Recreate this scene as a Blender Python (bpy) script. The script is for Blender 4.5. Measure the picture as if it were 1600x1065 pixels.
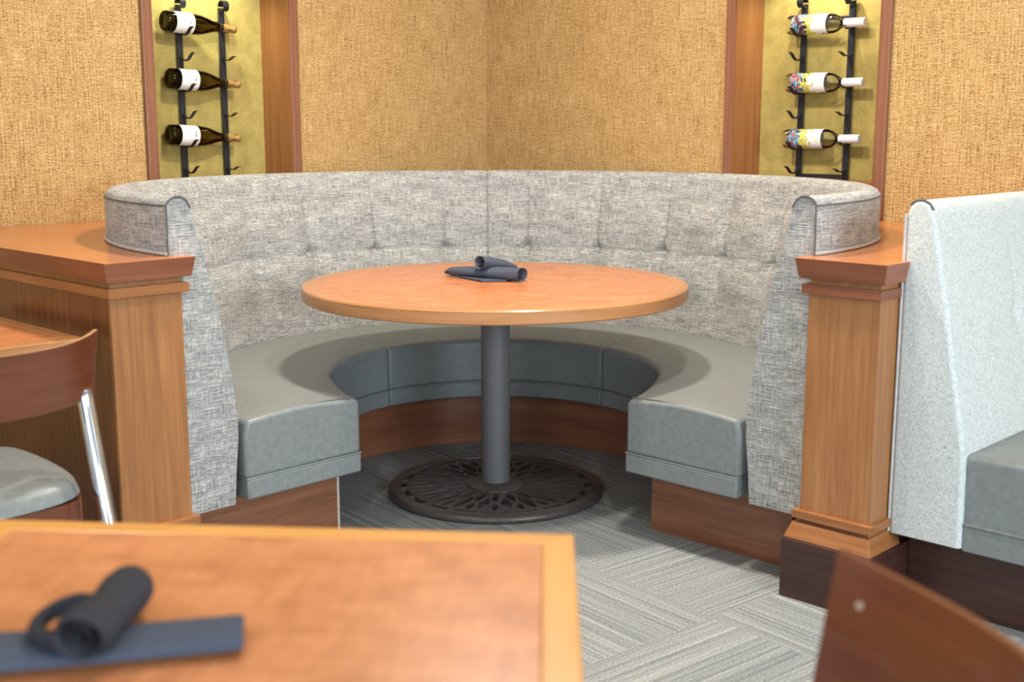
import bpy, bmesh, math, random
from mathutils import Vector, Matrix
random.seed(7)
for o in list(bpy.data.objects):
    bpy.data.objects.remove(o)
SC = bpy.context.scene
COL = SC.collection
PI = math.pi

# ------------------------------------------------------------------ camera
CAM_H = 1.254
cam_d = bpy.data.cameras.new('camera')
cam_d.sensor_width = 36.0
cam_d.lens = 1868.0 / 1600 * 36
cam_d.dof.use_dof = True
cam_d.dof.focus_distance = 4.0
cam_d.dof.aperture_fstop = 3.2
cam_d.clip_start = 0.05
cam = bpy.data.objects.new('camera', cam_d)
COL.objects.link(cam)
cam.location = (0, 0, CAM_H)
cam.rotation_euler = (PI / 2 - 0.1748, 0, 0)
SC.camera = cam

# ------------------------------------------------------------------ light
SC.view_settings.view_transform = 'Standard'
SC.view_settings.look = 'None'
SC.view_settings.gamma = 1.0
SC.view_settings.use_curve_mapping = False
SC.view_settings.exposure = 0.07

world = bpy.data.worlds.new('room_ambience')
SC.world = world
world.use_nodes = True
bg = world.node_tree.nodes['Background']
bg.inputs[0].default_value = (0.86, 0.93, 1.0, 1)
bg.inputs[1].default_value = 0.6


def area(name, loc, target, sx, sy, power, col):
    l = bpy.data.lights.new(name, 'AREA')
    l.shape = 'RECTANGLE'
    l.size, l.size_y = sx, sy
    l.energy = power
    l.color = col
    o = bpy.data.objects.new(name, l)
    COL.objects.link(o)
    o.location = loc
    o.rotation_euler = (Vector(target) - Vector(loc)).to_track_quat('-Z', 'Y').to_euler()
    return o


# daylight from the windows behind and to the right, plus a row of ceiling downlights
area('window_daylight', (3.4, -1.4, 1.7), (0.0, 3.4, 0.8), 2.6, 1.8, 186, (0.77, 0.905, 1.0))
area('window_daylight_far', (-1.0, -2.6, 1.8), (0.0, 4.0, 0.6), 2.8, 1.6, 95, (0.76, 0.90, 1.0))
for lx, ly, e in ((-0.05, 3.6, 50), (0.45, 2.9, 29), (-1.3, 2.3, 14), (1.4, 2.2, 8)):
    area('ceiling_downlight', (lx, ly, 2.72), (lx, ly, 0), 0.16, 0.16, e, (1.0, 0.91, 0.78))


def spot(name, loc, target, power, col, ang, blend=0.6, rad=0.02):
    l = bpy.data.lights.new(name, 'SPOT')
    l.energy = power
    l.color = col
    l.spot_size = math.radians(ang)
    l.spot_blend = blend
    l.shadow_soft_size = rad
    o = bpy.data.objects.new(name, l)
    COL.objects.link(o)
    o.location = loc
    o.rotation_euler = (Vector(target) - Vector(loc)).to_track_quat('-Z', 'Y').to_euler()
    return o


# ------------------------------------------------------------------ booth frame (u: right-far, v: left-far)
PSI = math.radians(44.1)
U = Vector((math.sin(PSI), math.cos(PSI), 0))
V = Vector((-math.cos(PSI), math.sin(PSI), 0))
C0 = Vector((-0.06, 4.07, 0))
WU, WV = 1.215, 1.265


def W(u, v, z=0.0):
    return C0 + U * u + V * v + Vector((0, 0, z))


def P(phi, R, z=0.0):
    return W(R * math.cos(phi), R * math.sin(phi), z)


spot('niche_spot_left', W(-0.23, WV + 0.02, 2.02), W(-0.23, WV + 0.19, 1.2), 19, (0.97, 1.0, 0.74), 105)
spot('niche_spot_right', W(WU + 0.02, -0.44, 2.02), W(WU + 0.19, -0.44, 1.2), 19, (1.0, 0.93, 0.70), 105)


# ------------------------------------------------------------------ materials
def new_mat(name):
    m = bpy.data.materials.new(name)
    m.use_nodes = True
    nt = m.node_tree
    b = nt.nodes['Principled BSDF']
    return m, nt, b


def lin(c):
    return tuple(((x / 255.0) / 12.92 if x / 255.0 <= 0.04045 else ((x / 255.0 + 0.055) / 1.055) ** 2.4) for x in c) + (1,)


def N(nt, typ, **kw):
    n = nt.nodes.new(typ)
    for k, v in kw.items():
        setattr(n, k, v)
    return n


def uvmap(nt, scale, rot=0.0):
    tc = N(nt, 'ShaderNodeTexCoord')
    mp = N(nt, 'ShaderNodeMapping')
    mp.inputs['Scale'].default_value = scale
    mp.inputs['Rotation'].default_value = (0, 0, rot)
    nt.links.new(tc.outputs['UV'], mp.inputs['Vector'])
    return mp.outputs['Vector']


def noise(nt, vec, scale=1.0, detail=2.0, rough=0.5, dist=0.0):
    n = N(nt, 'ShaderNodeTexNoise')
    n.inputs['Scale'].default_value = scale
    n.inputs['Detail'].default_value = detail
    n.inputs['Roughness'].default_value = rough
    n.inputs['Distortion'].default_value = dist
    nt.links.new(vec, n.inputs['Vector'])
    return n.outputs['Fac']


def ramp(nt, fac, stops, interp='LINEAR'):
    r = N(nt, 'ShaderNodeValToRGB')
    r.color_ramp.interpolation = interp
    e = r.color_ramp.elements
    while len(e) < len(stops):
        e.new(0.5)
    for i, (p, c) in enumerate(stops):
        e[i].position = p
        e[i].color = c if len(c) == 4 else tuple(c) + (1,)
    nt.links.new(fac, r.inputs['Fac'])
    return r.outputs['Color']


def math_n(nt, op, a, b=None, clamp=False):
    n = N(nt, 'ShaderNodeMath', operation=op)
    n.use_clamp = clamp
    for i, x in enumerate((a, b)):
        if x is None:
            continue
        if isinstance(x, (int, float)):
            n.inputs[i].default_value = x
        else:
            nt.links.new(x, n.inputs[i])
    return n.outputs[0]


def mix(nt, fac, a, b, blend='MIX'):
    n = N(nt, 'ShaderNodeMix', data_type='RGBA', blend_type=blend)
    for idx, x in ((0, fac), (6, a), (7, b)):
        if isinstance(x, (int, float)):
            n.inputs[idx].default_value = x
        elif isinstance(x, tuple):
            n.inputs[idx].default_value = x
        else:
            nt.links.new(x, n.inputs[idx])
    return n.outputs[2]


def bump(nt, b, height, strength=0.3, dist=0.002):
    n = N(nt, 'ShaderNodeBump')
    n.inputs['Strength'].default_value = strength
    n.inputs['Distance'].default_value = dist
    nt.links.new(height, n.inputs['Height'])
    nt.links.new(n.outputs['Normal'], b.inputs['Normal'])


def wood(name, dark, midc, light, rough=0.32, sx=60, sy=2.2, fig=0.35, rot=0.0, coat=0.15):
    """grain runs along UV y (rot = pi/2: along UV x)"""
    m, nt, b = new_mat(name)
    sw = (lambda p, q: (q, p, 1)) if rot else (lambda p, q: (p, q, 1))
    v1 = uvmap(nt, sw(sx, sy))
    v2 = uvmap(nt, sw(sx * 4.5, sy * 2.5))
    v3 = uvmap(nt, sw(9, 1.1))
    a = noise(nt, v1, 1, 4, 0.6, 0.4)
    f = noise(nt, v2, 1, 2, 0.6)
    g = noise(nt, v3, 1, 3, 0.55, 1.2)
    s = math_n(nt, 'ADD', math_n(nt, 'MULTIPLY', a, 0.45), math_n(nt, 'MULTIPLY', f, 0.25))
    s = math_n(nt, 'ADD', s, math_n(nt, 'MULTIPLY', g, fig))
    s = math_n(nt, 'SUBTRACT', s, fig * 0.5 - 0.15)
    c = ramp(nt, s, [(0.28, lin(dark)), (0.5, lin(midc)), (0.74, lin(light))])
    nt.links.new(c, b.inputs['Base Color'])
    b.inputs['Roughness'].default_value = rough
    b.inputs['Coat Weight'].default_value = coat
    b.inputs['Coat Roughness'].default_value = 0.2
    bump(nt, b, f, 0.06, 0.001)
    return m


def fabric(name, dark, midc, light, sx=14.0, sy=330.0, c2=1.0):
    m, nt, b = new_mat(name)
    h1 = noise(nt, uvmap(nt, (sx, sy, 1)), 1, 3, 0.65)
    h2 = noise(nt, uvmap(nt, (sx * 4, sy * 0.8, 1)), 1, 2, 0.6)
    w1 = noise(nt, uvmap(nt, (sy, sx * 1.4, 1)), 1, 2, 0.6)
    fine = noise(nt, uvmap(nt, (420, 420, 1)), 1, 1, 0.5)
    big = noise(nt, uvmap(nt, (8, 30, 1)), 1, 2, 0.5)
    s = math_n(nt, 'ADD', math_n(nt, 'MULTIPLY', h1, 0.36), math_n(nt, 'MULTIPLY', h2, 0.26))
    s = math_n(nt, 'ADD', s, math_n(nt, 'MULTIPLY', w1, 0.24 * c2))
    s = math_n(nt, 'ADD', s, math_n(nt, 'MULTIPLY', fine, 0.16))
    s = math_n(nt, 'ADD', s, math_n(nt, 'MULTIPLY', math_n(nt, 'SUBTRACT', big, 0.5), 0.12))
    c = ramp(nt, s, [(0.385, lin(dark)), (0.5, lin(midc)), (0.63, lin(light))])
    nt.links.new(c, b.inputs['Base Color'])
    b.inputs['Roughness'].default_value = 0.9
    b.inputs['Sheen Weight'].default_value = 0.15
    b.inputs['Specular IOR Level'].default_value = 0.2
    bump(nt, b, s, 0.35, 0.003)
    return m


def simple(name, col, rough=0.5, metal=0.0, var=0.06, scale=30, spec=0.5, coat=0.0, bmp=0.0):
    m, nt, b = new_mat(name)
    tc = N(nt, 'ShaderNodeTexCoord')
    n = noise(nt, tc.outputs['Object'], scale, 3, 0.55)
    c = lin(col)
    lo = tuple(x * (1 - var * 2) for x in c[:3]) + (1,)
    hi = tuple(min(1, x * (1 + var * 2)) for x in c[:3]) + (1,)
    nt.links.new(ramp(nt, n, [(0.3, lo), (0.7, hi)]), b.inputs['Base Color'])
    b.inputs['Roughness'].default_value = rough
    b.inputs['Metallic'].default_value = metal
    b.inputs['Specular IOR Level'].default_value = spec
    b.inputs['Coat Weight'].default_value = coat
    if bmp:
        bump(nt, b, n, bmp, 0.002)
    return m


M = {}
M['wood_post'] = wood('honey_walnut_veneer', (128, 80, 45), (162, 108, 64), (190, 136, 88), 0.34)
M['wood_cap'] = wood('red_brown_walnut', (96, 54, 36), (134, 78, 52), (164, 104, 72), 0.3, rot=PI / 2)
M['wood_panel'] = wood('shade_darkened_walnut_panel', (84, 48, 30), (120, 72, 44), (150, 96, 60), 0.25)  # walnut darkened in colour to stand in for shade, facing away from windows
M['wood_ledge'] = wood('orange_walnut_ledge', (158, 92, 52), (190, 118, 70), (206, 138, 88), 0.24, sx=40, fig=0.2, rot=PI / 2)
M['wood_mould'] = wood('amber_walnut_moulding', (126, 76, 42), (158, 101, 58), (180, 122, 76), 0.34, rot=PI / 2)
M['wood_dark'] = wood('dark_mahogany_plinth', (44, 24, 20), (66, 38, 31), (86, 54, 44), 0.38, rot=PI / 2)
M['wood_kick'] = wood('red_mahogany_kick', (98, 57, 40), (142, 90, 64), (176, 122, 90), 0.32, rot=PI / 2)
M['wood_frame'] = wood('alcove_walnut_trim', (104, 66, 48), (132, 87, 65), (156, 108, 83), 0.38)
M['wood_jamb'] = wood('alcove_walnut_jamb', (112, 68, 38), (142, 90, 52), (166, 112, 68), 0.34)
M['wood_edge'] = wood('table_edge_oak', (150, 96, 56), (186, 128, 80), (208, 154, 104), 0.3, rot=PI / 2)
M['wood_fgedge'] = wood('table_edge_honey', (190, 126, 58), (212, 150, 76), (224, 166, 92), 0.3, sx=30, rot=PI / 2)
M['fabric'] = fabric('grey_tweed', (84, 86, 89), (150, 150, 149), (212, 211, 207))
M['seam'] = simple('dark_seam_cord', (92, 92, 94), 0.9)
M['welt'] = simple('pale_welt_cord', (196, 192, 188), 0.9)
M['vinyl'] = simple('grey_vinyl', (126, 131, 131), 0.38, 0, 0.05, 60, 0.4, bmp=0.08)
M['iron'] = simple('black_wrought_iron', (34, 36, 42), 0.5, 0.2, 0.1, 60)
M['column'] = simple('gunmetal_column', (104, 102, 104), 0.45, 0.0, 0.03, 80)
M['castiron'] = simple('brown_black_cast_iron', (84, 77, 73), 0.36, 0.15, 0.1, 90, bmp=0.2)
M['chrome'] = simple('chrome_tube', (224, 226, 230), 0.08, 1.0, 0.01)
M['chairwood'] = wood('chestnut_ply', (88, 42, 24), (112, 58, 34), (134, 76, 46), 0.22, sx=40, fig=0.25, rot=PI / 2, coat=0.6)
M['plyedge'] = simple('pale_ply_edge', (178, 138, 102), 0.5)
M['napkin'] = simple('slate_navy_napkin', (78, 84, 98), 0.95, 0, 0.06, 200, 0.1, bmp=0.2)
M['napkin_dark'] = simple('charcoal_napkin', (58, 58, 64), 0.95, 0, 0.06, 200, 0.1, bmp=0.2)
M['plaster'] = simple('ceiling_white', (228, 224, 214), 0.9)
M['label'] = simple('white_paper', (232, 231, 228), 0.7, 0, 0.01)
M['print'] = simple('grey_print', (168, 170, 178), 0.7)
M['cap_white'] = simple('white_screw_cap', (226, 228, 234), 0.35, 0, 0.01)
M['foil'] = simple('gold_foil', (172, 140, 84), 0.4, 0.6, 0.1)
M['foil_dark'] = simple('black_foil', (44, 36, 24), 0.4, 0.2, 0.1)
M['screw'] = simple('pale_screw_plug', (206, 178, 160), 0.4)
M['strip_pale'] = simple('pale_edge_strip', (206, 196, 180), 0.6)


def tabletop_mat(name, a, bcol, c, rough):
    m, nt, b = new_mat(name)
    n1 = noise(nt, uvmap(nt, (9, 16, 1)), 1, 4, 0.6, 0.6)
    n2 = noise(nt, uvmap(nt, (60, 12, 1)), 1, 3, 0.6)
    s = math_n(nt, 'ADD', math_n(nt, 'MULTIPLY', n1, 0.6), math_n(nt, 'MULTIPLY', n2, 0.4))
    nt.links.new(ramp(nt, s, [(0.36, lin(a)), (0.5, lin(bcol)), (0.64, lin(c))]), b.inputs['Base Color'])
    b.inputs['Roughness'].default_value = rough
    return m


M['tabletop'] = tabletop_mat('orange_cherry_veneer', (178, 110, 68), (195, 125, 80), (208, 139, 94), 0.3)


def wallpaper():
    m, nt, b = new_mat('woven_grasscloth')
    wob = noise(nt, uvmap(nt, (30, 60, 1)), 1, 2, 0.6)
    tc = N(nt, 'ShaderNodeTexCoord')
    sep = N(nt, 'ShaderNodeSeparateXYZ')
    nt.links.new(tc.outputs['UV'], sep.inputs[0])
    ph = math_n(nt, 'ADD', math_n(nt, 'MULTIPLY', sep.outputs[0], 2 * PI / 0.0125), math_n(nt, 'MULTIPLY', wob, 3.5))
    cols = math_n(nt, 'ADD', math_n(nt, 'MULTIPLY', math_n(nt, 'SINE', ph), 0.5), 0.5)
    py = math_n(nt, 'ADD', math_n(nt, 'MULTIPLY', sep.outputs[1], 2 * PI / 0.0085), math_n(nt, 'MULTIPLY', noise(nt, uvmap(nt, (70, 14, 1)), 1, 1, 0.5), 26.0))
    cols = math_n(nt, 'ADD', math_n(nt, 'MULTIPLY', math_n(nt, 'MULTIPLY', math_n(nt, 'SINE', ph), math_n(nt, 'SINE', py)), 0.9), math_n(nt, 'MULTIPLY', cols, 0.5))
    rows = noise(nt, uvmap(nt, (95, 190, 1)), 1, 2, 0.65)
    rows2 = noise(nt, uvmap(nt, (14, 210, 1)), 1, 2, 0.6)
    colsb = noise(nt, uvmap(nt, (130, 9, 1)), 1, 2, 0.55)
    big = noise(nt, uvmap(nt, (5, 9, 1)), 1, 3, 0.55)
    s = math_n(nt, 'ADD', math_n(nt, 'ADD', math_n(nt, 'MULTIPLY', cols, 0.065), 0.02), math_n(nt, 'MULTIPLY', rows, 0.46))
    s = math_n(nt, 'ADD', s, math_n(nt, 'MULTIPLY', colsb, 0.22))
    s = math_n(nt, 'ADD', s, math_n(nt, 'MULTIPLY', rows2, 0.24))
    s = math_n(nt, 'ADD', s, math_n(nt, 'MULTIPLY', math_n(nt, 'SUBTRACT', big, 0.5), 0.08))
    c = ramp(nt, s, [(0.36, lin((112, 84, 49))), (0.45, lin((168, 133, 84))), (0.55, lin((193, 160, 109))), (0.66, lin((219, 194, 149)))])
    nt.links.new(c, b.inputs['Base Color'])
    b.inputs['Roughness'].default_value = 0.85
    b.inputs['Specular IOR Level'].default_value = 0.2
    bump(nt, b, s, 0.4, 0.003)
    return m


M['wallpaper'] = wallpaper()


def olive():
    m, nt, b = new_mat('olive_suede_paint')
    n1 = noise(nt, uvmap(nt, (16, 16, 1)), 1, 4, 0.65)
    n2 = noise(nt, uvmap(nt, (190, 190, 1)), 1, 2, 0.6)
    s = math_n(nt, 'ADD', math_n(nt, 'MULTIPLY', n1, 0.5), math_n(nt, 'MULTIPLY', n2, 0.5))
    nt.links.new(ramp(nt, s, [(0.36, lin((140, 124, 62))), (0.64, lin((178, 160, 92)))]), b.inputs['Base Color'])
    b.inputs['Roughness'].default_value = 0.8
    return m


M['olive'] = olive()


def white_fabric():
    m, nt, b = new_mat('pale_crackle_weave')
    n1 = noise(nt, uvmap(nt, (150, 150, 1)), 1, 2, 0.6, 1.5)
    k = math_n(nt, 'ABSOLUTE', math_n(nt, 'SUBTRACT', n1, 0.5))
    line = math_n(nt, 'LESS_THAN', k, 0.028)
    w1 = noise(nt, uvmap(nt, (420, 120, 1)), 1, 1, 0.5)
    base = ramp(nt, w1, [(0.35, lin((203, 208, 206))), (0.65, lin((227, 230, 227)))])
    c = mix(nt, line, base, lin((152, 162, 166)))
    nt.links.new(c, b.inputs['Base Color'])
    b.inputs['Roughness'].default_value = 0.9
    b.inputs['Specular IOR Level'].default_value = 0.2
    bump(nt, b, w1, 0.2, 0.002)
    return m


M['fabric_white'] = white_fabric()


def carpet():
    m, nt, b = new_mat('striped_carpet_tiles')
    tc = N(nt, 'ShaderNodeTexCoord')
    ang = math.radians(141.0)
    e1 = (math.sin(ang), math.cos(ang), 0)
    e2 = (-math.cos(ang), math.sin(ang), 0)
    off = N(nt, 'ShaderNodeVectorMath', operation='SUBTRACT')
    nt.links.new(tc.outputs['UV'], off.inputs[0])
    off.inputs[1].default_value = (0.21, 3.339, 0)
    q = []
    for e in (e1, e2):
        d = N(nt, 'ShaderNodeVectorMath', operation='DOT_PRODUCT')
        nt.links.new(off.outputs[0], d.inputs[0])
        d.inputs[1].default_value = e
        q.append(math_n(nt, 'MULTIPLY', d.outputs['Value'], 2.0))
    fx, fy = math_n(nt, 'FLOOR', q[0]), math_n(nt, 'FLOOR', q[1])
    chk = math_n(nt, 'MODULO', math_n(nt, 'ABSOLUTE', math_n(nt, 'ADD', fx, fy)), 2.0)
    chk = math_n(nt, 'GREATER_THAN', chk, 0.5)

    def comb(a, bb, s1, s2):
        n = N(nt, 'ShaderNodeCombineXYZ')
        nt.links.new(math_n(nt, 'MULTIPLY', a, s1), n.inputs[0])
        nt.links.new(math_n(nt, 'MULTIPLY', bb, s2), n.inputs[1])
        nt.links.new(math_n(nt, 'ADD', math_n(nt, 'MULTIPLY', fx, 3.17), math_n(nt, 'MULTIPLY', fy, 7.71)), n.inputs[2])
        return n.outputs[0]
    # chk = 1: stripes run along e1 ; chk = 0: along e2
    def stripes(s_across, s_along, det):
        a = noise(nt, comb(q[0], q[1], s_along, s_across), 1, det, 0.6)
        c = noise(nt, comb(q[0], q[1], s_across, s_along), 1, det, 0.6)
        n = N(nt, 'ShaderNodeMix', data_type='FLOAT')
        nt.links.new(chk, n.inputs[0])
        nt.links.new(c, n.inputs[2])
        nt.links.new(a, n.inputs[3])
        return n.outputs[0]
    s1 = stripes(60, 0.35, 1)
    s2 = stripes(130, 1.6, 1)
    fn = noise(nt, off.outputs[0], 170, 3, 0.8)
    patch = noise(nt, off.outputs[0], 3.0, 2, 0.5)
    fac = math_n(nt, 'ADD', math_n(nt, 'MULTIPLY', s1, 0.34), math_n(nt, 'MULTIPLY', s2, 0.12))
    fac = math_n(nt, 'ADD', fac, math_n(nt, 'MULTIPLY', fn, 0.54))
    c = ramp(nt, fac, [(0.38, lin((92, 99, 104))), (0.5, lin((142, 147, 149))), (0.57, lin((166, 168, 166))), (0.64, lin((212, 209, 200)))])
    c = mix(nt, math_n(nt, 'MULTIPLY', patch, 0.2), c, lin((158, 156, 150)))
    nt.links.new(c, b.inputs['Base Color'])
    b.inputs['Roughness'].default_value = 0.95
    b.inputs['Specular IOR Level'].default_value = 0.1
    bump(nt, b, fac, 0.5, 0.004)
    return m


M['carpet'] = carpet()


def glass(name, face, edge, gloss=0.02):
    """thin bottle wall: tinted transmission that deepens towards the rim, with a Fresnel reflection"""
    m = bpy.data.materials.new(name)
    m.use_nodes = True
    nt = m.node_tree
    nt.nodes.clear()
    out = N(nt, 'ShaderNodeOutputMaterial')
    tr = N(nt, 'ShaderNodeBsdfTransparent')
    gl = N(nt, 'ShaderNodeBsdfGlossy')
    gl.inputs['Roughness'].default_value = gloss
    lw = N(nt, 'ShaderNodeLayerWeight')
    lw.inputs['Blend'].default_value = 0.35
    fr = N(nt, 'ShaderNodeFresnel')
    fr.inputs['IOR'].default_value = 1.28
    nt.links.new(mix(nt, lw.outputs['Facing'], face, edge), tr.inputs['Color'])
    ms = N(nt, 'ShaderNodeMixShader')
    nt.links.new(fr.outputs[0], ms.inputs[0])
    nt.links.new(tr.outputs[0], ms.inputs[1])
    nt.links.new(gl.outputs[0], ms.inputs[2])
    nt.links.new(ms.outputs[0], out.inputs['Surface'])
    return m


M['glass_green'] = glass('dark_olive_glass', (0.68, 0.62, 0.31, 1), (0.34, 0.30, 0.10, 1))
M['glass_clear'] = glass('clear_glass', (0.99, 0.99, 0.98, 1), (0.91, 0.92, 0.89, 1))


M['punt'] = simple('near_black_bottle_glass', (22, 21, 12), 0.12)


def art_label(seed):
    m, nt, b = new_mat('colourful_swirl_label')
    tc = N(nt, 'ShaderNodeTexCoord')
    mp = N(nt, 'ShaderNodeMapping')
    mp.inputs['Location'].default_value = (seed * 1.7, seed * 0.9, 0)
    nt.links.new(tc.outputs['UV'], mp.inputs['Vector'])
    n1 = noise(nt, mp.outputs[0], 22, 1.5, 0.5, 2.2)
    n2 = noise(nt, mp.outputs[0], 30, 1.0, 0.5, 3.0)
    c1 = ramp(nt, n1, [(0.0, lin((74, 36, 42))), (0.46, lin((120, 176, 200))), (0.53, lin((64, 36, 46))), (0.58, lin((214, 110, 122))), (0.63, lin((84, 42, 48)))], 'CONSTANT')
    c2 = ramp(nt, n2, [(0.0, lin((222, 214, 96))), (0.47, lin((52, 48, 34))), (0.51, lin((216, 208, 92))), (0.6, lin((190, 196, 120)))], 'CONSTANT')
    sep = N(nt, 'ShaderNodeSeparateXYZ')
    nt.links.new(tc.outputs['UV'], sep.inputs[0])
    wob = math_n(nt, 'ADD', sep.outputs[1], math_n(nt, 'MULTIPLY', math_n(nt, 'SUBTRACT', n1, 0.5), 0.12))
    f1 = math_n(nt, 'GREATER_THAN', wob, 0.056)
    f2 = math_n(nt, 'GREATER_THAN', wob, 0.088)
    c = mix(nt, f1, c1, c2)
    c = mix(nt, f2, c, lin((228, 230, 234)))
    nt.links.new(c, b.inputs['Base Color'])
    b.inputs['Roughness'].default_value = 0.5
    return m


# ------------------------------------------------------------------ mesh builder
class MB:
    """collects faces; vertices in world coordinates (or local), UVs in metres"""
    def __init__(s):
        s.v, s.f, s.uv, s.mi = [], [], [], []

    def face(s, pts, uvs, mi=0):
        i = len(s.v)
        s.v += [Vector(p) for p in pts]
        s.f.append(tuple(range(i, i + len(pts))))
        s.uv.append(list(uvs))
        s.mi.append(mi)

    def grid(s, fn, nu, nv, uvf, closed_u=False, closed_v=False, mi=0, flip=False):
        base = len(s.v)
        cu = nu if closed_u else nu + 1
        cv = nv if closed_v else nv + 1
        for i in range(cu):
            for j in range(cv):
                s.v.append(Vector(fn(i / nu, j / nv)))
        for i in range(nu):
            for j in range(nv):
                i2, j2 = (i + 1) % cu, (j + 1) % cv
                q = [base + i * cv + j, base + i2 * cv + j, base + i2 * cv + j2, base + i * cv + j2]
                u = [uvf(i / nu, j / nv), uvf((i + 1) / nu, j / nv), uvf((i + 1) / nu, (j + 1) / nv), uvf(i / nu, (j + 1) / nv)]
                if flip:
                    q.reverse()
                    u.reverse()
                s.f.append(tuple(q))
                s.uv.append(u)
                s.mi.append(mi)

    def hexa(s, b, t, mi=0, ax=None):
        """prism from bottom polygon b (CCW from above) and top polygon t; box-like UVs"""
        n = len(b)
        b = [Vector(p) for p in b]
        t = [Vector(p) for p in t]
        base = len(s.v)
        s.v += b + t
        run = 0.0
        for i in range(n):
            j = (i + 1) % n
            L = (b[j] - b[i]).length
            s.f.append((base + i, base + j, base + n + j, base + n + i))
            s.uv.append([(run, b[i].z), (run + L, b[j].z), (run + L, t[j].z), (run, t[i].z)])
            s.mi.append(mi)
            run += L + 0.37
        X = ax or (b[1] - b[0]).normalized()
        Y = Vector((-X.y, X.x, 0))
        for ids, pl in ((tuple(base + n + i for i in range(n)), t), (tuple(base + i for i in reversed(range(n))), list(reversed(b)))):
            s.f.append(ids)
            s.uv.append([(p.dot(X), p.dot(Y)) for p in pl])
            s.mi.append(mi)

    def ubox(s, u0, u1, v0, v1, z0, z1, inset_b=0.0, inset_t=0.0, mi=0, ax=None):
        def ring(z, k):
            return [W(u0 + k, v0 + k, z), W(u1 - k, v0 + k, z), W(u1 - k, v1 - k, z), W(u0 + k, v1 - k, z)]
        s.hexa(ring(z0, inset_b), ring(z1, inset_t), mi, ax)

    def box(s, lo, hi, mi=0):
        a, b = lo, hi
        s.hexa([(a[0], a[1], a[2]), (b[0], a[1], a[2]), (b[0], b[1], a[2]), (a[0], b[1], a[2])],
               [(a[0], a[1], b[2]), (b[0], a[1], b[2]), (b[0], b[1], b[2]), (a[0], b[1], b[2])], mi)

    def tube(s, path, r, seg=8, caps=True, mi=0):
        path = [Vector(p) for p in path]
        n = len(path)
        rad = r if isinstance(r, (list, tuple)) else [r] * n
        base = len(s.v)
        prev = None
        run = 0
        runs = []
        for i, p in enumerate(path):
            t = (path[min(i + 1, n - 1)] - path[max(i - 1, 0)]).normalized()
            if prev is None:
                a = Vector((0, 0, 1)) if abs(t.z) < 0.9 else Vector((1, 0, 0))
                nrm = (a - t * a.dot(t)).normalized()
            else:
                nrm = (prev - t * prev.dot(t)).normalized()
            prev = nrm
            bn = t.cross(nrm)
            for k in range(seg):
                a = 2 * PI * k / seg
                s.v.append(p + (nrm * math.cos(a) + bn * math.sin(a)) * rad[i])
            if i:
                run += (p - path[i - 1]).length
            runs.append(run)
        for i in range(n - 1):
            for k in range(seg):
                k2 = (k + 1) % seg
                s.f.append((base + i * seg + k, base + i * seg + k2, base + (i + 1) * seg + k2, base + (i + 1) * seg + k))
                c = 2 * PI * rad[i] / seg
                s.uv.append([(k * c, runs[i]), ((k + 1) * c, runs[i]), ((k + 1) * c, runs[i + 1]), (k * c, runs[i + 1])])
                s.mi.append(mi)
        if caps:
            for i, rev in ((0, True), (n - 1, False)):
                ids = [base + i * seg + k for k in range(seg)]
                if rev:
                    ids.reverse()
                s.f.append(tuple(ids))
                s.uv.append([(s.v[q].x, s.v[q].y) for q in ids])
                s.mi.append(mi)

    def lathe(s, prof, seg=48, center=(0, 0, 0), axis='Z', mi=0, close=True):
        c = Vector(center)
        run = [0]
        for i in range(1, len(prof)):
            run.append(run[-1] + math.hypot(prof[i][0] - prof[i - 1][0], prof[i][1] - prof[i - 1][1]))
        base = len(s.v)
        n = len(prof)

        def pt(r, h, a):
            x, y = r * math.cos(a), r * math.sin(a)
            if axis == 'Z':
                return c + Vector((x, y, h))
            return c + Vector((h, x, y))
        for k in range(seg):
            for r, h in prof:
                s.v.append(pt(max(r, 1e-5), h, 2 * PI * k / seg))
        for k in range(seg):
            k2 = (k + 1) % seg
            for i in range(n - 1):
                q = [base + k * n + i, base + k2 * n + i, base + k2 * n + i + 1, base + k * n + i + 1]
                R = max(prof[i][0], prof[i + 1][0])
                a0, a1 = 2 * PI * k / seg * R, 2 * PI * (k + 1) / seg * R
                s.f.append(tuple(q))
                s.uv.append([(a0, run[i]), (a1, run[i]), (a1, run[i + 1]), (a0, run[i + 1])])
                s.mi.append(mi)

    def build(s, name, mats, parent=None, bevel=0.0, smooth=True, seg=2, weld=False, angle=35, origin=None, subsurf=0):
        """linked as ONE mesh object; coordinates are re-based on the parent thing's origin"""
        o_loc = Vector((0, 0, 0))
        root = parent
        while root is not None and root.parent is not None:
            root = root.parent
        if root is not None:
            o_loc = root.location.copy()
        elif origin is not None:
            o_loc = Vector(origin)
        me = bpy.data.meshes.new(name)
        me.from_pydata([tuple(p - o_loc) for p in s.v], [], s.f)
        ul = me.uv_layers.new(name='UVMap')
        k = 0
        for fi, f in enumerate(s.f):
            for q in range(len(f)):
                ul.data[k].uv = s.uv[fi][q]
                k += 1
        if not isinstance(mats, (list, tuple)):
            mats = [mats]
        for m in mats:
            me.materials.append(m)
        for i, p in enumerate(me.polygons):
            p.material_index = s.mi[i]
        bm = bmesh.new()
        bm.from_mesh(me)
        bmesh.ops.remove_doubles(bm, verts=bm.verts, dist=1e-5)
        bmesh.ops.dissolve_degenerate(bm, dist=1e-6, edges=bm.edges)
        bmesh.ops.recalc_face_normals(bm, faces=bm.faces)
        bm.to_mesh(me)
        bm.free()
        if smooth:
            for p in me.polygons:
                p.use_smooth = True
            try:
                me.set_sharp_from_angle(angle=math.radians(angle))
            except Exception:
                pass
        o = bpy.data.objects.new(name, me)
        COL.objects.link(o)
        if parent is not None:
            o.parent = parent
        elif origin is not None:
            o.location = o_loc
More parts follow.
